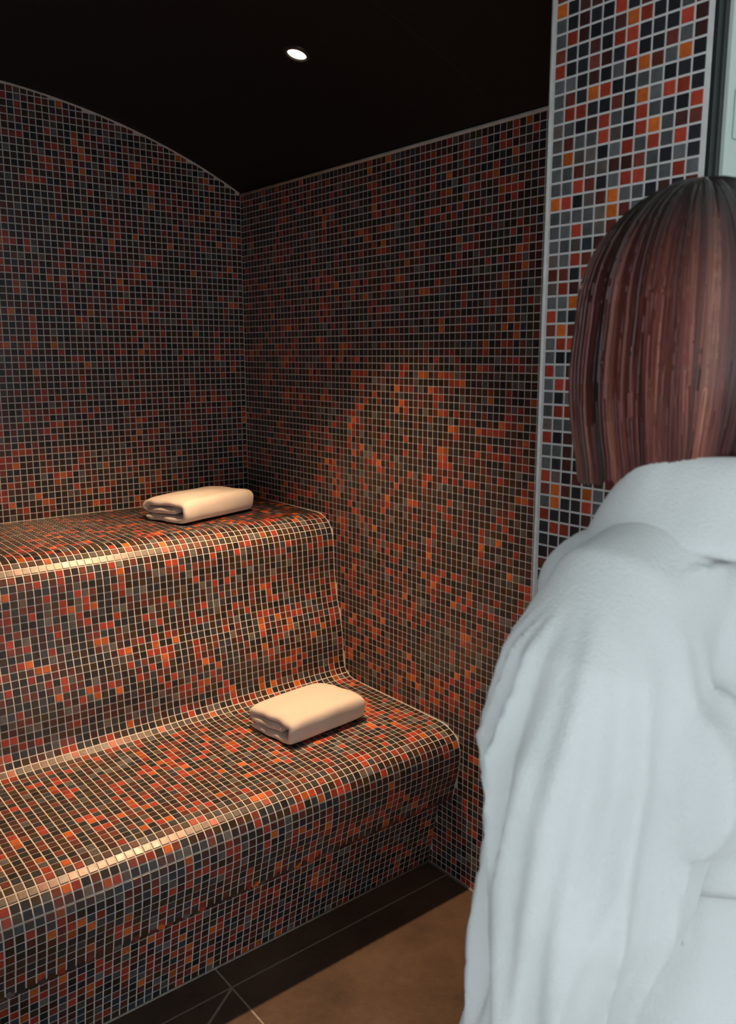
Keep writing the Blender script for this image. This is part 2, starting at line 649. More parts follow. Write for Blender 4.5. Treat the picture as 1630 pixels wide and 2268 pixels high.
# black barrel vault
NV = 56
v, f = [], []
for k in range(NV + 1):
    x = XL + (0.0 - XL) * k / NV
    z = arch(x)
    for y in (0.0, YF):
        v.append((x, y, z))
    for y in (0.0, YF):
        v.append((x, y, z + 0.06))
for k in range(NV):
    a, b_ = 4 * k, 4 * k + 4
    f += [(a, b_, b_ + 1, a + 1), (a + 2, a + 3, b_ + 3, b_ + 2), (a, a + 2, b_ + 2, b_), (a + 1, b_ + 1, b_ + 3, a + 3)]
f += [(0, 1, 3, 2), (4 * NV, 4 * NV + 2, 4 * NV + 3, 4 * NV + 1)]
me = mesh_from('ceiling', v, f)
ceiling = link('ceiling', me, M_CEIL, kind='structure')
seam = MB().tube([(x, -1.279, arch(x) + 0.0006) for x in [XL + 0.02 + 1.96 * k / 40 for k in range(41)]], 0.0016, 6)
link('panel_seam', seam.mesh('panel_seam', True), M_SEAM, ceiling)

# beads in the corners
tr = MB().tube([(0.0, 0.0, 1.0), (0.0, 0.0, ZTOP)], 0.0042)
link('trim_1', tr.mesh('trim_1', True), M_BEAD, kind='structure')
tr = MB().tube([(-0.001, 0.0, ZTOP), (-0.001, YF, ZTOP)], 0.0055)
link('trim_2', tr.mesh('trim_2', True), M_BEAD, kind='structure')
tr = MB().tube([(x, -0.0005, arch(x) - 0.001) for x in [XL + 0.005 + 1.99 * k / 60 for k in range(61)]], 0.0046)
link('trim_3', tr.mesh('trim_3', True), M_BEAD, kind='structure')
tr = MB().tube([(-0.0005, y, z) for y, z in prof[1:]] + [(-0.0005, y, z) for y, z in UNDER] + [(-0.0005, KICK1[0], 0.002)], 0.0034, 6)
link('trim_4', tr.mesh('trim_4', True), M_BEAD, kind='structure')
tr = MB().tube([(-0.0005, -1.031, 0.0005), (-0.0005, YF, 0.0005)], 0.0045)
link('trim_5', tr.mesh('trim_5', True), M_JOINT, kind='structure')
tr = MB().tube([(-1.995, -1.0325, 0.0005), (-0.001, -1.0325, 0.0005)], 0.0035)
link('trim_6', tr.mesh('trim_6', True), M_JOINT, kind='structure')
tr = MB().tube([(XL, -0.0005, 1.036), (0, -0.0005, 1.036)], 0.0028)
link('trim_7', tr.mesh('trim_7', True), M_BEAD, kind='structure')

# ------------------------------------------------------------------ tiles on the walls
X1, Y1, Z1 = Vector((1, 0, 0)), Vector((0, 1, 0)), Vector((0, 0, 1))

mo = Mosaic(1)
for i in range(96):
    xc = -(i + 0.5) * P
    if xc - P / 2 < XL:
        break
    for k in range(-14, 55):
        zc = ZTOP - 0.001 - (k + 0.5) * P
        if zc + TW / 2 < 1.036:
            continue
        zt0, zt1 = arch(xc - TW / 2) - 0.005, arch(xc + TW / 2) - 0.005
        lo, hi = zc - TW / 2, zc + TW / 2
        clip = None
        if lo > min(zt0, zt1) - 0.003:
            continue
        if hi > min(zt0, zt1):
            clip = [(-TW / 2, -TW / 2), (TW / 2, -TW / 2), (TW / 2, min(hi, zt1) - zc), (-TW / 2, min(hi, zt0) - zc)]
        # wall faces -Y: u=+X, v=+Z gives normal -Y
        mo.add(Vector((xc, 0, zc)), X1, Z1, TW, TW, i, k, clip=clip)
mo.build(lambda c: wall_back, 300)

for wall, x, u, seed, cnt in ((wall_right, 0.0, -Y1, 2, 300), (wall_left, XL, Y1, 3, 0)):
    mo = Mosaic(seed)
    for i in range(90):
        yc = -(i + 0.5) * P
        if yc - P / 2 < YF:
            break
        for k in range(102):
            zc = ZTOP - 0.004 - (k + 0.5) * P
            if zc - TW / 2 < 0.001 or bench_covers(yc, zc, 0.0):
                continue
            mo.add(Vector((x, yc, zc)), u, Z1, TW, TW, i, k)
    mo.build(lambda c: wall, cnt)

# jamb of the doorway: the tile order follows the photograph
ROWS = ["ODMMDRDMDDGM", "GDMDDRDMDDGM", "GRMDDMORDDGM", "BDDMDRRDDDRM", "RDDBMDRDDBGM", "GGDMDGMOBGOD", "GBDORDDGGDDD", "GRRDDBDOGRRD",
        "TGDMRGDRGDDR", "TBGGRTDROGMB", "GOTTDGRGRGRD", "GGBTTMMBGDGD", "GGRBDGRRGGRG", "ORDTBOG", "GGGGT", "GGRGT", "GGT", "TGR", "BB", "TR", "GG", "RG",
        "BO", "GRR", "GD", "RG", "GRR", "GDT", "GRR", "TGG", "RDM", "GGM", "GDM", "RTD", "BOBDOGM", "GODDRG", "RDDDMM", "DRRDM", "DDDM", "DMR", "BMD", "DR", "D"]
JP = 0.0214
JW = (YF - YO - 0.012) / 12
for seed, xw, u, cnt in ((4, XJ, -Y1, 300), (5, XJ2, Y1, 0)):
    mo = Mosaic(seed)
    for r in range(-4, 90):
        zc = 1.7954 + (13 - r) * JP
        if zc + JP / 2 > ZD or zc - JP / 2 < 0:
            continue
        for i in range(12):
            key = None
            if cnt and 0 <= r < len(ROWS) and i < len(ROWS[r]):
                key = ROWS[r][i]
            yc = YF - 0.006 - (i + 0.5) * JW
            mo.add(Vector((xw, yc, zc)), u, Z1, JW * 0.835, JP * 0.835, i, r, key=key)
    mo.build(lambda c: wall_front, cnt)
mo = Mosaic(8)
for i in range(45):
    for j in range(12):
        mo.add(Vector((XJ - 0.008 - (i + 0.5) * P, YF - 0.006 - (j + 0.5) * JW, ZD)), X1, -Y1, TW, TW, i, j)
mo.build(lambda c: wall_front, 0)
bd = MB().tube([(XJ - 0.0002, YF + 0.001, 0.0), (XJ - 0.0002, YF + 0.001, ZD)], 0.003)
link('edge_bead', bd.mesh('edge_bead', True), M_BEAD, wall_front)

# ------------------------------------------------------------------ tiled two-tier bench
bench = bpy.data.objects.new('tiled_bench', None)
COL.objects.link(bench)
bench.location = (-1.0, -0.6, 0.0)
bench['label'] = 'two-tier built-in bench covered in red and charcoal glass mosaic, rounded edges'
bench['category'] = 'bench'
SPLIT = -0.60
i_split = max(k for k, (y, z) in enumerate(prof) if z > 0.545)


def extrude_profile(name, poly):
    n = len(poly)
    v = [(x + 1.0, y + 0.6, z) for x in (XL + 0.0005, -0.0005) for y, z in poly]
    f = [(j, j + n, (j + 1) % n + n, (j + 1) % n) for j in range(n)]
    f += [tuple(range(n)), tuple(range(n, 2 * n))[::-1]]
    return mesh_from(name, v, f)


zs = prof[i_split][1]
up_poly = prof[:i_split + 1] + [(0.0, zs)]
lo_poly = [(0.0, zs)] + prof[i_split:] + UNDER + [(0.0, UNDER[-1][1])]
ki_poly = [(0.0, 0.2660), KICK0, KICK1, (0.0, 0.0)]
upper = link('upper_tier', extrude_profile('upper_tier', up_poly), M_GROUT, bench)
lower = link('lower_tier', extrude_profile('lower_tier', lo_poly), M_GROUT, bench)
plinth = link('plinth', extrude_profile('plinth', ki_poly), M_GROUT, bench)
bpy.context.view_layer.update()


def resample(pl, step, start):
    L = [0.0]
    for a, b_ in zip(pl[:-1], pl[1:]):
        L.append(L[-1] + math.hypot(b_[0] - a[0], b_[1] - a[1]))
    out = []
    s = start
    while s <= L[-1]:
        k = max(i for i in range(len(L) - 1) if L[i] <= s)
        t = (s - L[k]) / (L[k + 1] - L[k])
        a, b_ = pl[k], pl[k + 1]
        out.append((a[0] + (b_[0] - a[0]) * t, a[1] + (b_[1] - a[1]) * t))
        s += step
    return out


mo = Mosaic(6)
PLEN = sum(math.hypot(b_[0] - a[0], b_[1] - a[1]) for a, b_ in zip(prof[:-1], prof[1:]))
BP = (PLEN - 0.003) / round((PLEN - 0.003) / P)
edges = resample(prof, BP, 0.002)
edges.append(prof[-1])
for r in range(len(edges) - 1):
    (ya, za), (yb, zb) = edges[r], edges[r + 1]
    vdir = Vector((0, ya - yb, za - zb)).normalized()      # up along the profile
    nrm = X1.cross(vdir)
    cc = Vector((0, (ya + yb) / 2, (za + zb) / 2))
    # sit on the curve, not on the chord
    mid = resample(prof, 99, 0.002 + (r + 0.5) * BP)
    if mid:
        cc = Vector((0, mid[0][0], mid[0][1]))
    for i in range(95):
        xc = -(i + 0.5) * P - 0.002
        mo.add(Vector((xc, cc.y, cc.z)), X1, vdir, TW, TW, i, r)
kl = math.hypot(KICK0[0] - KICK1[0], KICK0[1] - KICK1[1])
kd = Vector((0, KICK0[0] - KICK1[0], KICK0[1] - KICK1[1])).normalized()
k1 = Vector((0, KICK1[0], KICK1[1]))
nr = int(kl / P)
for r in range(nr):
    c = k1 + kd * (0.003 + (r + 0.5) * P)
    for i in range(95):
        xc = -(i + 0.5) * P - 0.002
        mo.add(Vector((xc, c.y, c.z)), X1, kd, TW, TW, i + 40, r + 200)
mo.build(lambda c: upper if c.z > zs else (lower if c.y < -1.09 or c.z > 0.27 else plinth), 300)

# ------------------------------------------------------------------ recessed ceiling lamp
LX, LY = -0.3886, -0.9436
lp = Vector((LX, LY, arch(LX)))
ln = (Vector((ARC_X, LY, ARC_Z)) - lp).normalized()       # into the room
lamp = bpy.data.objects.new('recessed_spotlight', None)
COL.objects.link(lamp)
lamp.location = lp
lamp.rotation_euler = ln.to_track_quat('-Z', 'Y').to_euler()
lamp['label'] = 'small round warm recessed spotlight set in the black vaulted ceiling'
lamp['category'] = 'spotlight'
prof_b = [(0.0235, -0.001), (0.0245, -0.005), (0.030, -0.0055), (0.034, -0.003), (0.035, 0.002)]
rings = [[(r * math.cos(2 * math.pi * j / 40), r * math.sin(2 * math.pi * j / 40), z) for j in range(40)] for r, z in prof_b]
link('bezel', MB().rings(rings, cap=False).mesh('bezel', True), M_BEZEL, lamp)
rings = [[(r * math.cos(2 * math.pi * j / 40), r * math.sin(2 * math.pi * j / 40), z) for j in range(40)] for r, z in
         ((0.0235, -0.001), (0.018, -0.0028), (0.010, -0.0038), (0.001, -0.004))]
link('lens', MB().rings(rings).mesh('lens', True), M_LENS, lamp)
ld = bpy.data.lights.new('lamp_light', 'SPOT')
ld.energy = SPOT_W
ld.color = (1.0, 0.60, 0.32)
ld.spot_size = math.radians(92)
ld.spot_blend = 1.0
ld.shadow_soft_size = 0.024
lo_ = bpy.data.objects.new('lamp_light', ld)
COL.objects.link(lo_)
lo_.parent = lamp
lo_.location = (0, 0, -0.03)
aim = Vector((-0.85, -0.92, 0.4)) - lp
lo_.rotation_euler = (lamp.rotation_euler.to_matrix().inverted() @ aim).to_track_quat('-Z', 'Y').to_euler()

# ------------------------------------------------------------------ door frame on the outside of the jamb
df = bpy.data.objects.new('door_1', None)
COL.objects.link(df)
df.location = (-0.5, YO, 0.0)
df['kind'] = 'structure'


def dbox(name, x0, x1, y0, y1, z0, z1, m, bev=0.0):
    me = MB().box(x0 + 0.5, x1 + 0.5, y0 - YO, y1 - YO, z0, z1).mesh(name)
    o = link(name, me, m, df)
    if bev:
        bm = o.modifiers.new('b', 'BEVEL')
        bm.width = bev
        bm.segments = 2
    return o


dbox('gasket', XJ + 0.001, -0.541, YO - 0.006, YO - 0.0005, 0.0, ZD, M_GASKET)
dbox('rebate', -0.541, -0.533, YO - 0.010, YO - 0.0005, 0.0, ZD, M_GASKET, 0.002)
dbox('frame_post', -0.533, -0.447, YO - 0.016, YO - 0.0005, 0.0, ZD + 0.08, M_ALU, 0.002)
dbox('frame_head', XJ2 - 0.10, -0.534, YO - 0.016, YO - 0.0005, ZD + 0.005, ZD + 0.08, M_ALU, 0.002)
dbox('frame_post', XJ2 - 0.10, XJ2 - 0.002, YO - 0.016, YO - 0.0005, 0.0, ZD + 0.004, M_ALU, 0.002)
hp = dbox('hinge_plate', -0.519, -0.484, YO - 0.0195, YO - 0.0162, 1.850, 1.912, M_ALU, 0.0012)
sc = MB().ellipsoid((0.012 - 0.017 + 0.002, -0.0198, 1.857), (0.003, 0.0015, 0.003)).mesh('screw', True)
link('screw', sc, M_SCREW, hp)
sc = MB().ellipsoid((0.006, -0.0198, 1.905), (0.003, 0.0015, 0.003)).mesh('screw', True)
link('screw', sc, M_SCREW, hp)

# ------------------------------------------------------------------ folded towels
def make_towel(name, label, loc, rotz, length, width, height, seed, group):
    th = height / 3.15
    a = th * 0.5
    h1, h2, h3 = a, height / 2, height - a
    w = width
    path = [(0.10 * w, h1 * 1.0), (0.35 * w, h1 * 0.95), (0.62 * w, h1), (0.80 * w, h1 * 1.05), (0.91 * w, h1 * 1.5), (w - a, h2), (0.92 * w, h3 * 0.94),
            (0.80 * w, h3), (0.55 * w, h3 * 1.02), (0.28 * w, h3 * 0.98), (0.12 * w, h3 * 0.90), (0.035 * w + a * .3, h2 * 1.28), (0.07 * w, h2 * 1.02), (0.20 * w, h2 * 0.93),
            (0.42 * w, h2 * 0.98), (0.62 * w, h2 * 1.0), (0.74 * w, h2 * 1.05)]
    cl = catmull([(p[0], p[1], 0) for p in path], 5)
    n = len(cl)
    left, right = [], []
    for k in range(n):
        d = (cl[min(k + 1, n - 1)] - cl[max(k - 1, 0)]).normalized()
        nn_ = Vector((-d.y, d.x, 0))
        t = th * 0.46
        e = min(k, n - 1 - k) / 3.0
        if e < 1:
            t *= math.sqrt(max(1 - (1 - e) ** 2, 0.12))
        left.append(cl[k] + nn_ * t)
        right.append(cl[k] - nn_ * t)
    ring = left + right[::-1]
    rings = []
    NL = 30
    for s in range(NL + 1):
        f_ = s / NL
        x = (f_ - 0.5) * length
        end = min(f_, 1 - f_) * NL
        rr = []
        for q in ring:
            wob = noise.noise(Vector((x * 9, q.x * 11, q.y * 14 + seed)))
            wob2 = noise.noise(Vector((x * 22 + 5, q.x * 25, q.y * 30 + seed)))
            sag = 1.0 - 0.10 * max(0, 1 - end / 5.0) ** 2 * (q.y / height)
            puff = 1.0 + 0.05 * math.sin(math.pi * f_)
            zz = max(q.y * sag * puff + 0.004 * wob * (q.y / height) + 0.0015 * wob2 * (q.y / height), 0.0006)
            yy = (q.x - w / 2) * (1.0 - 0.03 * max(0, 1 - end / 4.0)) + 0.005 * wob
            xx = x + 0.010 * noise.noise(Vector((q.x * 18, q.y * 20, seed + 3))) * (abs(f_ - 0.5) * 2) ** 3
            if end < 1.0:
                xx += 0.0
            rr.append((xx, -yy, zz))
        rings.append(rr)
    mb = MB()
    mb.rings(rings, cap=False)
    # rounded end caps between the ribbon's two sides
    N = len(ring)
    half = n
    for base, flip, sgn in ((0, False, -1), (NL * N, True, 1)):
        mids = []
        for k in range(half):
            pa = Vector(mb.v[base + k])
            pb = Vector(mb.v[base + N - 1 - k])
            m_ = (pa + pb) / 2
            m_.x += sgn * th * 0.22
            mids.append(len(mb.v))
            mb.v.append(tuple(m_))
        for k in range(half - 1):
            q1 = (base + k, base + k + 1, mids[k + 1], mids[k])
            q2 = (mids[k], mids[k + 1], base + N - 2 - k, base + N - 1 - k)
            mb.f += [q1[::-1], q2[::-1]] if flip else [q1, q2]
    me = mb.mesh(name, True)
    bm_ = bmesh.new()
    bm_.from_mesh(me)
    bmesh.ops.recalc_face_normals(bm_, faces=bm_.faces)
    bm_.to_mesh(me)
    bm_.free()
    o = link(name, me, M_TOWEL, label=label, cat='towel', group=group)
    o.location = loc
    o.rotation_euler = (0, 0, rotz)
    ss = o.modifiers.new('s', 'SUBSURF')
    ss.levels = 1
    ss.render_levels = 1
    return o


make_towel('folded_towel', 'folded white towel lying on the upper bench tier near the corner', (-0.345, -0.262, 1.0365), math.radians(17), 0.315, 0.215, 0.078, 1.0, None)
make_towel('folded_towel', 'folded white towel lying on the lower seat tier, edges of its layers showing', (-0.320, -0.845, 0.4875), math.radians(5), 0.275, 0.215, 0.080, 5.0, None)

# ------------------------------------------------------------------ person in a bathrobe
ROOT = Vector((-0.92, -2.40, 0.0))
person = bpy.data.objects.new('person', None)
COL.objects.link(person)
person.location = ROOT
person['label'] = 'person with auburn bob in white terry bathrobe standing in the doorway, back turned'
person['category'] = 'person'

HC = Vector((-0.010, 0.040, 1.598))       # head centre
bdy = MB()
bdy.ellipsoid(HC, (0.074, 0.094, 0.108), nu=28, nv=18)
bdy.ellipsoid(HC + Vector((0, 0.030, -0.065)), (0.054, 0.058, 0.058))
bdy.ellipsoid(HC + Vector((0, 0.070, -0.100)), (0.024, 0.018, 0.018))
bdy.chain([(HC + Vector((0, 0.090, 0.018)), 0.007), (HC + Vector((0, 0.102, -0.008)), 0.009), (HC + Vector((0, 0.108, -0.026)), 0.012)])
for s in (-1, 1):
    bdy.ellipsoid(HC + Vector((s * 0.009, 0.098, -0.030)), (0.008, 0.009, 0.007))
    bdy.ellipsoid(HC + Vector((s * 0.076, 0.0, -0.012)), (0.010, 0.018, 0.030))
    bdy.ellipsoid(HC + Vector((s * 0.033, 0.078, 0.030)), (0.024, 0.012, 0.008))
    bdy.ellipsoid(HC + Vector((s * 0.042, 0.062, -0.030)), (0.024, 0.022, 0.022))
bdy.chain([(HC + Vector((0, -0.012, -0.07)), 0.052), (HC + Vector((0.005, -0.03, -0.13)), 0.050), ((0, -0.005, 1.42), 0.058)])
# trunk
sec = [(0.86, 0.0, 0.165, 0.115), (0.95, 0.0, 0.17, 0.115), (1.05, 0.005, 0.135, 0.095), (1.14, 0.01, 0.125, 0.090), (1.24, 0.02, 0.145, 0.110), (1.31, 0.005, 0.145, 0.095), (1.36, 0.0, 0.11, 0.07), (1.40, -0.003, 0.06, 0.05)]
bdy.rings([[(a * math.cos(2 * math.pi * j / 32), yo + b_ * math.sin(2 * math.pi * j / 32), z) for j in range(32)] for z, yo, a, b_ in sec])
ARM_L = [(-0.145, 0.0, 1.345), (-0.178, 0.0, 1.24), (-0.185, 0.0, 1.075), (-0.182, 0.050, 0.945), (-0.175, 0.105, 0.835)]
ARM_R = [(0.145, 0.0, 1.345), (0.19, -0.01, 1.23), (0.205, 0.0, 1.07), (0.205, 0.07, 0.95), (0.20, 0.13, 0.845)]
RAD = [0.042, 0.042, 0.038, 0.034, 0.024]
for arm in (ARM_L, ARM_R):
    bdy.chain([(p, r) for p, r in zip(arm, RAD)])
    w_ = Vector(arm[-1])
    d = (w_ - Vector(arm[-2])).normalized()
    side = Vector((0, 0, 1)) - d * d.z
    side.normalize()                     # thumb side
    palm_n = d.cross(side)
    pc = w_ + d * 0.055
    rot = Matrix((d, side, palm_n)).transposed()
    bdy.ellipsoid(pc, (0.052, 0.040, 0.016), rot)
    sgn = 1 if palm_n.x * (-1 if arm is ARM_L else 1) < 0 else -1
    inn = palm_n * sgn                   # towards the body
    for k, (off, ln_) in enumerate(((0.028, 0.072), (0.010, 0.080), (-0.009, 0.074), (-0.027, 0.058))):
        b0 = pc + d * 0.035 + side * off
        b1 = b0 + d * ln_ * 0.50 + inn * 0.006
        b2 = b1 + (d * 0.75 + inn * 0.66).normalized() * ln_ * 0.32
        b3 = b2 + (d * 0.45 + inn * 0.9).normalized() * ln_ * 0.25
        bdy.chain([(b0, 0.0092), (b1, 0.0085), (b2, 0.0078), (b3, 0.0068)], n=10)
    t0 = pc - d * 0.02 + side * 0.030
    t1 = t0 + (d * 0.6 + side * 0.75 + inn * 0.2).normalized() * 0.040
    t2 = t1 + (d * 0.95 + side * 0.15 + inn * 0.3).normalized() * 0.030
    bdy.chain([(t0, 0.013), (t1, 0.0105), (t2, 0.0085)], n=10)
for s, fy in ((-1, 0.03), (1, -0.03)):
    hipx = 0.088 * s
    bdy.chain([((hipx, 0, 0.88), 0.088), ((hipx, 0.01 + fy * 0.4, 0.66), 0.072), ((hipx * 0.98, 0.012 + fy * 0.7, 0.48), 0.052),
               ((hipx * 0.98, -0.01 + fy, 0.33), 0.050), ((hipx * 0.98, -0.015 + fy, 0.10), 0.034), ((hipx * 0.98, -0.015 + fy, 0.055), 0.034)])
    bdy.chain([((hipx, -0.035 + fy, 0.036), 0.034), ((hipx, 0.04 + fy, 0.036), 0.034), ((hipx + s * 0.008, 0.115 + fy, 0.030), 0.030), ((hipx + s * 0.008, 0.155 + fy, 0.022), 0.021)])
body_me = voxel_union(bdy, 'body', 0.0042, 4, 0.5)
co = np.zeros(len(body_me.vertices) * 3, np.float32)
body_me.vertices.foreach_get('co', co)
co = co.reshape(-1, 3)
zmin = co[:, 2].min()
co[:, 2] = np.maximum(co[:, 2] - zmin * np.clip(1 - co[:, 2] / 0.2, 0, 1), 0.0005)
body_me.vertices.foreach_set('co', co.reshape(-1))
body = link('body', body_me, M_SKIN, person)
for s in (-1, 1):
    link('eye', MB().ellipsoid(HC + Vector((s * 0.032, 0.079, 0.006)), (0.0125, 0.0115, 0.009)).mesh('eye', True), M_EYE, person)
lips = MB().ellipsoid(HC + Vector((0, 0.088, -0.056)), (0.022, 0.008, 0.0042)).ellipsoid(HC + Vector((0, 0.088, -0.064)), (0.019, 0.009, 0.0048))
link('mouth', lips.mesh('mouth', True), M_LIP, person)

# robe
rb = MB()
sec = [(0.36, 0.0, 0.240, 0.205), (0.60, 0.0, 0.225, 0.190), (0.85, 0.0, 0.208, 0.172), (1.02, 0.0, 0.182, 0.150), (1.115, 0.0, 0.158, 0.130), (1.140, 0.0, 0.150, 0.122), (1.165, 0.0, 0.151, 0.124), (1.185, 0.0, 0.166, 0.146), (1.205, 0.0, 0.171, 0.152),
       (1.235, 0.004, 0.170, 0.151), (1.29, 0.004, 0.162, 0.140), (1.345, 0.0, 0.152, 0.114), (1.385, 0.0, 0.135, 0.094), (1.415, 0.0, 0.100, 0.078), (1.435, 0.0, 0.078, 0.068)]
sm = catmull([(z, yo, a) for z, yo, a, b_ in sec], 4)
sm2 = catmull([(z, yo, b_) for z, yo, a, b_ in sec], 4)
rb.rings([[(p.z * math.cos(2 * math.pi * j / 48), p.y + q.z * math.sin(2 * math.pi * j / 48), p.x) for j in range(48)] for p, q in zip(sm, sm2)])
SL_L = [((-0.080, 0.0, 1.378), 0.062), ((-0.135, 0.0, 1.356), 0.072), ((-0.171, -0.002, 1.305), 0.083), ((-0.184, -0.004, 1.245), 0.089), ((-0.185, -0.008, 1.190), 0.083), ((-0.186, -0.006, 1.13), 0.084),
        ((-0.187, 0.008, 1.07), 0.080), ((-0.186, 0.016, 1.01), 0.075), ((-0.184, 0.030, 0.94), 0.072), ((-0.180, 0.052, 0.875), 0.072)]
SL_R = [((0.080, 0.0, 1.372), 0.062), ((0.135, 0.0, 1.352), 0.072), ((0.172, 0.0, 1.305), 0.083), ((0.188, -0.004, 1.235), 0.088), ((0.203, -0.006, 1.15), 0.086), ((0.208, 0.0, 1.06), 0.080),
        ((0.206, 0.045, 0.98), 0.078), ((0.203, 0.10, 0.90), 0.076)]
rb.chain(SL_L, n=32)
for sx_ in (-1, 1):
    rb.ellipsoid((sx_ * 0.085, 0.050, 1.352), (0.075, 0.068, 0.060))
    rb.ellipsoid((sx_ * 0.150, -0.062, 1.245), (0.068, 0.066, 0.070))
rb.chain(SL_R, n=32)
robe_me = voxel_union(rb, 'robe', 0.005, 3, 0.5)
nv_ = len(robe_me.vertices)
co = np.zeros(nv_ * 3, np.float32)
robe_me.vertices.foreach_get('co', co)
co = co.reshape(-1, 3).astype(np.float64)
no = np.array([tuple(v_.normal) for v_ in robe_me.vertices])


def ridge(x):
    return 1 - abs(x) * 2.2


for k in range(nv_):
    x, y, z = co[k]
    d = 0.0
    if z < 1.40:
        sleeve = max(0.0, min(1.0, (-x - 0.105) / 0.05)) if z > 0.86 else 0.0
        # sleeve: long folds running down and forward from the shoulder
        if sleeve > 0:
            ang = math.atan2(y, -(x + 0.19))
            w = max(0.0, min(1.0, (1.375 - z) / 0.13))
            t = ang * 2.0 + (z - 1.2) * 3.0
            n1 = noise.noise(Vector((t, z * 2.4, 3.1)))
            n2 = noise.noise(Vector((t * 2.1 + 4, z * 4.5, 8.2)))
            d += sleeve * w * (0.024 * ridge(n1) - 0.013 + 0.012 * n2)
        # trunk: soft vertical drape, gathered at the belt
        n3 = noise.noise(Vector((math.atan2(y, x) * 3.2, z * 1.6, 1.7)))
        n4 = noise.noise(Vector((math.atan2(y, x) * 7.0, z * 3.0, 5.7)))
        g_ = math.exp(-((z - 1.145) / 0.07) ** 2)
        tight = math.exp(-((z - 1.145) / 0.024) ** 2)
        d += (1 - sleeve) * (1 - 0.9 * tight) * (0.011 * n3 + (0.003 + 0.006 * g_) * n4)
    n5 = noise.noise(Vector((x * 16, y * 16, z * 12)))
    d += 0.0018 * n5
    co[k] += no[k] * d
robe_me.vertices.foreach_set('co', co.astype(np.float32).reshape(-1))
robe_me.update()
robe = link('robe', robe_me, M_ROBE, person)
robe['label'] = 'thick white terry bathrobe with wide sleeves'

# shawl collar: a folded band round the neck, open in front
rings = []
NCOL = 56
for k in range(NCOL + 1):
    t = k / NCOL
    ang = math.radians(-90 - 165 + 330 * t)              # back of the neck at the middle
    cx, cy = math.cos(ang), math.sin(ang)
    frontness = max(0.0, (cy + 0.15) / 1.15)
    drop = 0.135 * frontness ** 4
    sidew = abs(cx)
    zt = 1.484 - drop - 0.004 * sidew
    rin = 0.066 + 0.014 * frontness
    # cross-section: inner edge up, rolled over, out and down onto the shoulder
    lie = [(rin, zt - 0.045), (rin + 0.001, zt - 0.012), (rin + 0.006, zt + 0.002), (rin + 0.014, zt + 0.001), (rin + 0.026, zt - 0.010), (rin + 0.046 - 0.006 * frontness, zt - 0.031 - 0.006 * (1 - sidew) - 0.014 * frontness),
           (rin + 0.066 - 0.012 * frontness, zt - 0.060 - 0.016 * (1 - sidew) - 0.030 * frontness), (rin + 0.068 - 0.014 * frontness, zt - 0.070 - 0.018 * (1 - sidew) - 0.034 * frontness), (rin + 0.055 - 0.012 * frontness, zt - 0.078 - 0.016 * (1 - sidew) - 0.034 * frontness), (rin + 0.030, zt - 0.052)]
    ring = []
    for r_, z_ in lie:
        wob = 0.003 * noise.noise(Vector((cx * 4, cy * 4, r_ * 60)))
        ring.append(((r_ + wob) * cx * 1.02, (r_ + wob) * cy * 0.98 + 0.004, z_ + wob))
    rings.append(ring)
col_me = MB().rings(rings).mesh('collar', True)
collar = link('collar', col_me, M_ROBE, robe)
ss = collar.modifiers.new('s', 'SUBSURF')
ss.levels = 2
ss.render_levels = 2

# belt
rings = []
NBL = 72
for k in range(NBL):
    t = 2 * math.pi * k / NBL
    wob = 0.004 * noise.noise(Vector((math.cos(t) * 3, math.sin(t) * 3, 0)))
    a, b_ = 0.157 + wob, 0.129 + wob
    zc = 1.145 + 0.004 * math.sin(2 * t)
    ring = []
    for dz, dr in ((-0.022, 0.0), (-0.024, 0.005), (-0.012, 0.0095), (0.0, 0.0105), (0.012, 0.0095), (0.024, 0.005), (0.022, 0.0), (0.0, -0.003)):
        ring.append(((a + dr) * math.cos(t), (b_ + dr) * math.sin(t), zc + dz))
    rings.append(ring)
rings.append(rings[0])
belt = link('belt', MB().rings(rings, cap=False).mesh('belt', True), M_ROBE, robe)
knot = MB().ellipsoid((0.0, 0.150, 1.145), (0.032, 0.020, 0.026)).chain([((0.012, 0.160, 1.09), 0.014), ((0.03, 0.175, 1.0), 0.013), ((0.035, 0.185, 0.86), 0.014)]).chain([((-0.012, 0.160, 1.09), 0.014), ((-0.025, 0.178, 0.99), 0.013), ((-0.03, 0.188, 0.80), 0.014)])
link('belt_knot', knot.mesh('belt_knot', True), M_ROBE, robe)

# hair: a bob, longer towards the front, dark at the roots
HX = Vector((HC.x, HC.y - 0.006, 1.598))


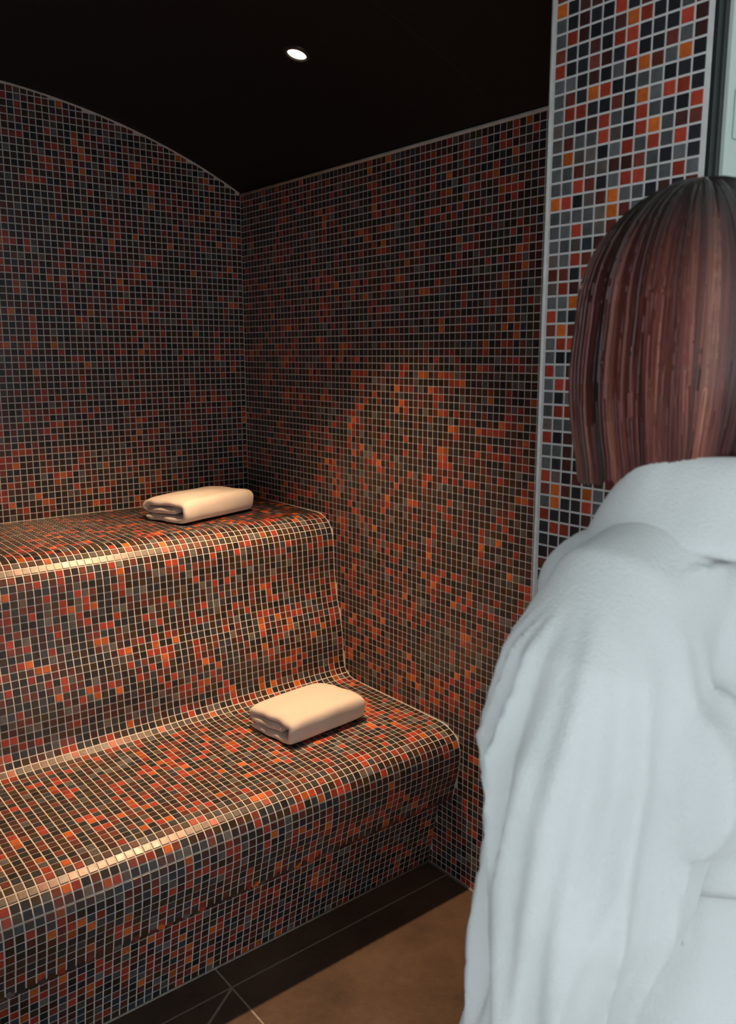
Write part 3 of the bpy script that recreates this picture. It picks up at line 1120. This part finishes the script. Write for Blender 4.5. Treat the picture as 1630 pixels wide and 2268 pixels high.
def hair_path(th, lift, lenj, nseg):
    """th: angle from the front (+Y), towards the left side (-X) positive"""
    st, ct = -math.sin(th), math.cos(th)
    af = abs(((th + math.pi) % (2 * math.pi)) - math.pi)        # 0 front .. pi back
    Rx, Ry, Rz = 0.090 * lift, 0.112 * lift, 0.120 * lift
    backness = max(0.0, (af - 1.75) / (math.pi - 1.75))
    zt = 1.450 + 0.042 * min(1.0, max(0.0, (af - 1.0) / 2.0)) + lenj
    bang = af < 0.52
    if bang:
        zt = 1.610 + 0.02 * (af / 0.52 < 0.5) + lenj * 0.6
    pts = []
    z_eq = HX.z
    l1 = 0.165
    l2 = max(z_eq - zt, 0.0)
    for k in range(nseg + 1):
        s = k / nseg
        d = s * (l1 + l2)
        if bang:
            psi = 0.06 + s * (1.42 - 0.06)
            f_ = 1.0 + 0.02 * s
            pts.append(Vector((HX.x + Rx * math.sin(psi) * st * f_, HX.y + Ry * math.sin(psi) * ct * f_, HX.z + Rz * math.cos(psi))))
            continue
        if d <= l1:
            psi = 0.06 + (math.pi / 2 - 0.06) * d / l1
            pts.append(Vector((HX.x + Rx * math.sin(psi) * st, HX.y + Ry * math.sin(psi) * ct, HX.z + Rz * math.cos(psi))))
        else:
            q = (d - l1) / max(l2, 1e-4)
            flare = 1.0 + 0.05 * math.sin(math.pi * min(q * 1.1, 1.0)) - (0.07 + 0.24 * backness) * q ** 2.2
            pts.append(Vector((HX.x + Rx * st * flare, HX.y + Ry * ct * flare, z_eq - (z_eq - zt) * q)))
    return pts, bang


hv, hf, hc = [], [], []
COLS = [(0.11, 0.028, 0.023), (0.155, 0.042, 0.032), (0.065, 0.018, 0.016), (0.215, 0.068, 0.047), (0.32, 0.13, 0.082), (0.030, 0.010, 0.010)]
ROOTC = (0.016, 0.012, 0.011)


def hair_col(base, s):
    t = min(1.0, max(0.0, (s - 0.20) / 0.34))
    return tuple(ROOTC[i] * (1 - t) + base[i] * t for i in range(3))


# inner cap that closes the gaps between strands
NT, NS = 96, 18
for j in range(NT):
    th = 2 * math.pi * j / NT
    pts, bang = hair_path(th, 0.955, 0.010, NS)
    for k, p in enumerate(pts):
        hv.append(tuple(p))
        hc.append(hair_col((0.11, 0.028, 0.023), k / NS))
for j in range(NT):
    j2 = (j + 1) % NT
    for k in range(NS):
        hf.append((j * (NS + 1) + k, j * (NS + 1) + k + 1, j2 * (NS + 1) + k + 1, j2 * (NS + 1) + k))
NSTR = 8500
for q in range(NSTR):
    th = random.uniform(0, 2 * math.pi)
    lock = noise.noise(Vector((math.cos(th) * 7, math.sin(th) * 7, 2.0)))
    lock2 = noise.noise(Vector((math.cos(th) * 19, math.sin(th) * 19, 6.0)))
    lift = 0.975 + 0.028 * lock + 0.020 * lock2 + random.uniform(0, 0.018)
    pts, bang = hair_path(th, lift, random.uniform(-0.006, 0.012) + 0.006 * lock2, 18)
    drift = 0.012 * noise.noise(Vector((th * 5, 3.3, 0)))
    ci = 0.9 * noise.noise(Vector((math.cos(th) * 8 + 31, math.sin(th) * 8, 12.0))) + noise.noise(Vector((math.cos(th) * 21 + 17, math.sin(th) * 21, 16.0))) + random.gauss(0, 0.22)
    base = COLS[4] if ci > 0.78 else COLS[3] if ci > 0.42 else COLS[1] if ci > 0.1 else COLS[0] if ci > -0.25 else COLS[2] if ci > -0.6 else COLS[5]
    j_ = random.uniform(0.8, 1.2)
    base = tuple(c * j_ for c in base)
    r0 = random.uniform(0.0006, 0.0013)
    i0 = len(hv)
    ph = random.uniform(0, 6.28)
    for k, p in enumerate(pts):
        s = k / 18
        rad = r0 * (0.5 + 1.0 * math.sin(math.pi * min(0.12 + s * 0.82, 1.0)))
        d = (pts[min(k + 1, 18)] - pts[max(k - 1, 0)]).normalized()
        out = Vector((p.x - HX.x, p.y - HX.y, 0.0))
        if out.length < 1e-4:
            out = Vector((1, 0, 0))
        out.normalize()
        tang = Vector((-out.y, out.x, 0))
        nrm = d.cross(tang).normalized()
        p2 = p + tang * (drift * s * s + 0.0012 * math.sin(ph + s * 5))
        for m_ in range(3):
            a = 2 * math.pi * m_ / 3
            hv.append(tuple(p2 + tang * (rad * 1.5 * math.cos(a)) + nrm * (rad * math.sin(a))))
            hc.append(hair_col(base, s))
    for k in range(18):
        for m_ in range(3):
            m2 = (m_ + 1) % 3
            hf.append((i0 + 3 * k + m_, i0 + 3 * k + m2, i0 + 3 * k + 3 + m2, i0 + 3 * k + 3 + m_))
me = mesh_from('hair', hv, hf, True)
ca = me.color_attributes.new('hair_colour', 'FLOAT_COLOR', 'POINT')
ca.data.foreach_set('color', [x for c in hc for x in (*c, 1.0)])
hair = link('hair', me, M_HAIR, person)
hair['label'] = 'straight auburn bob with darker roots'
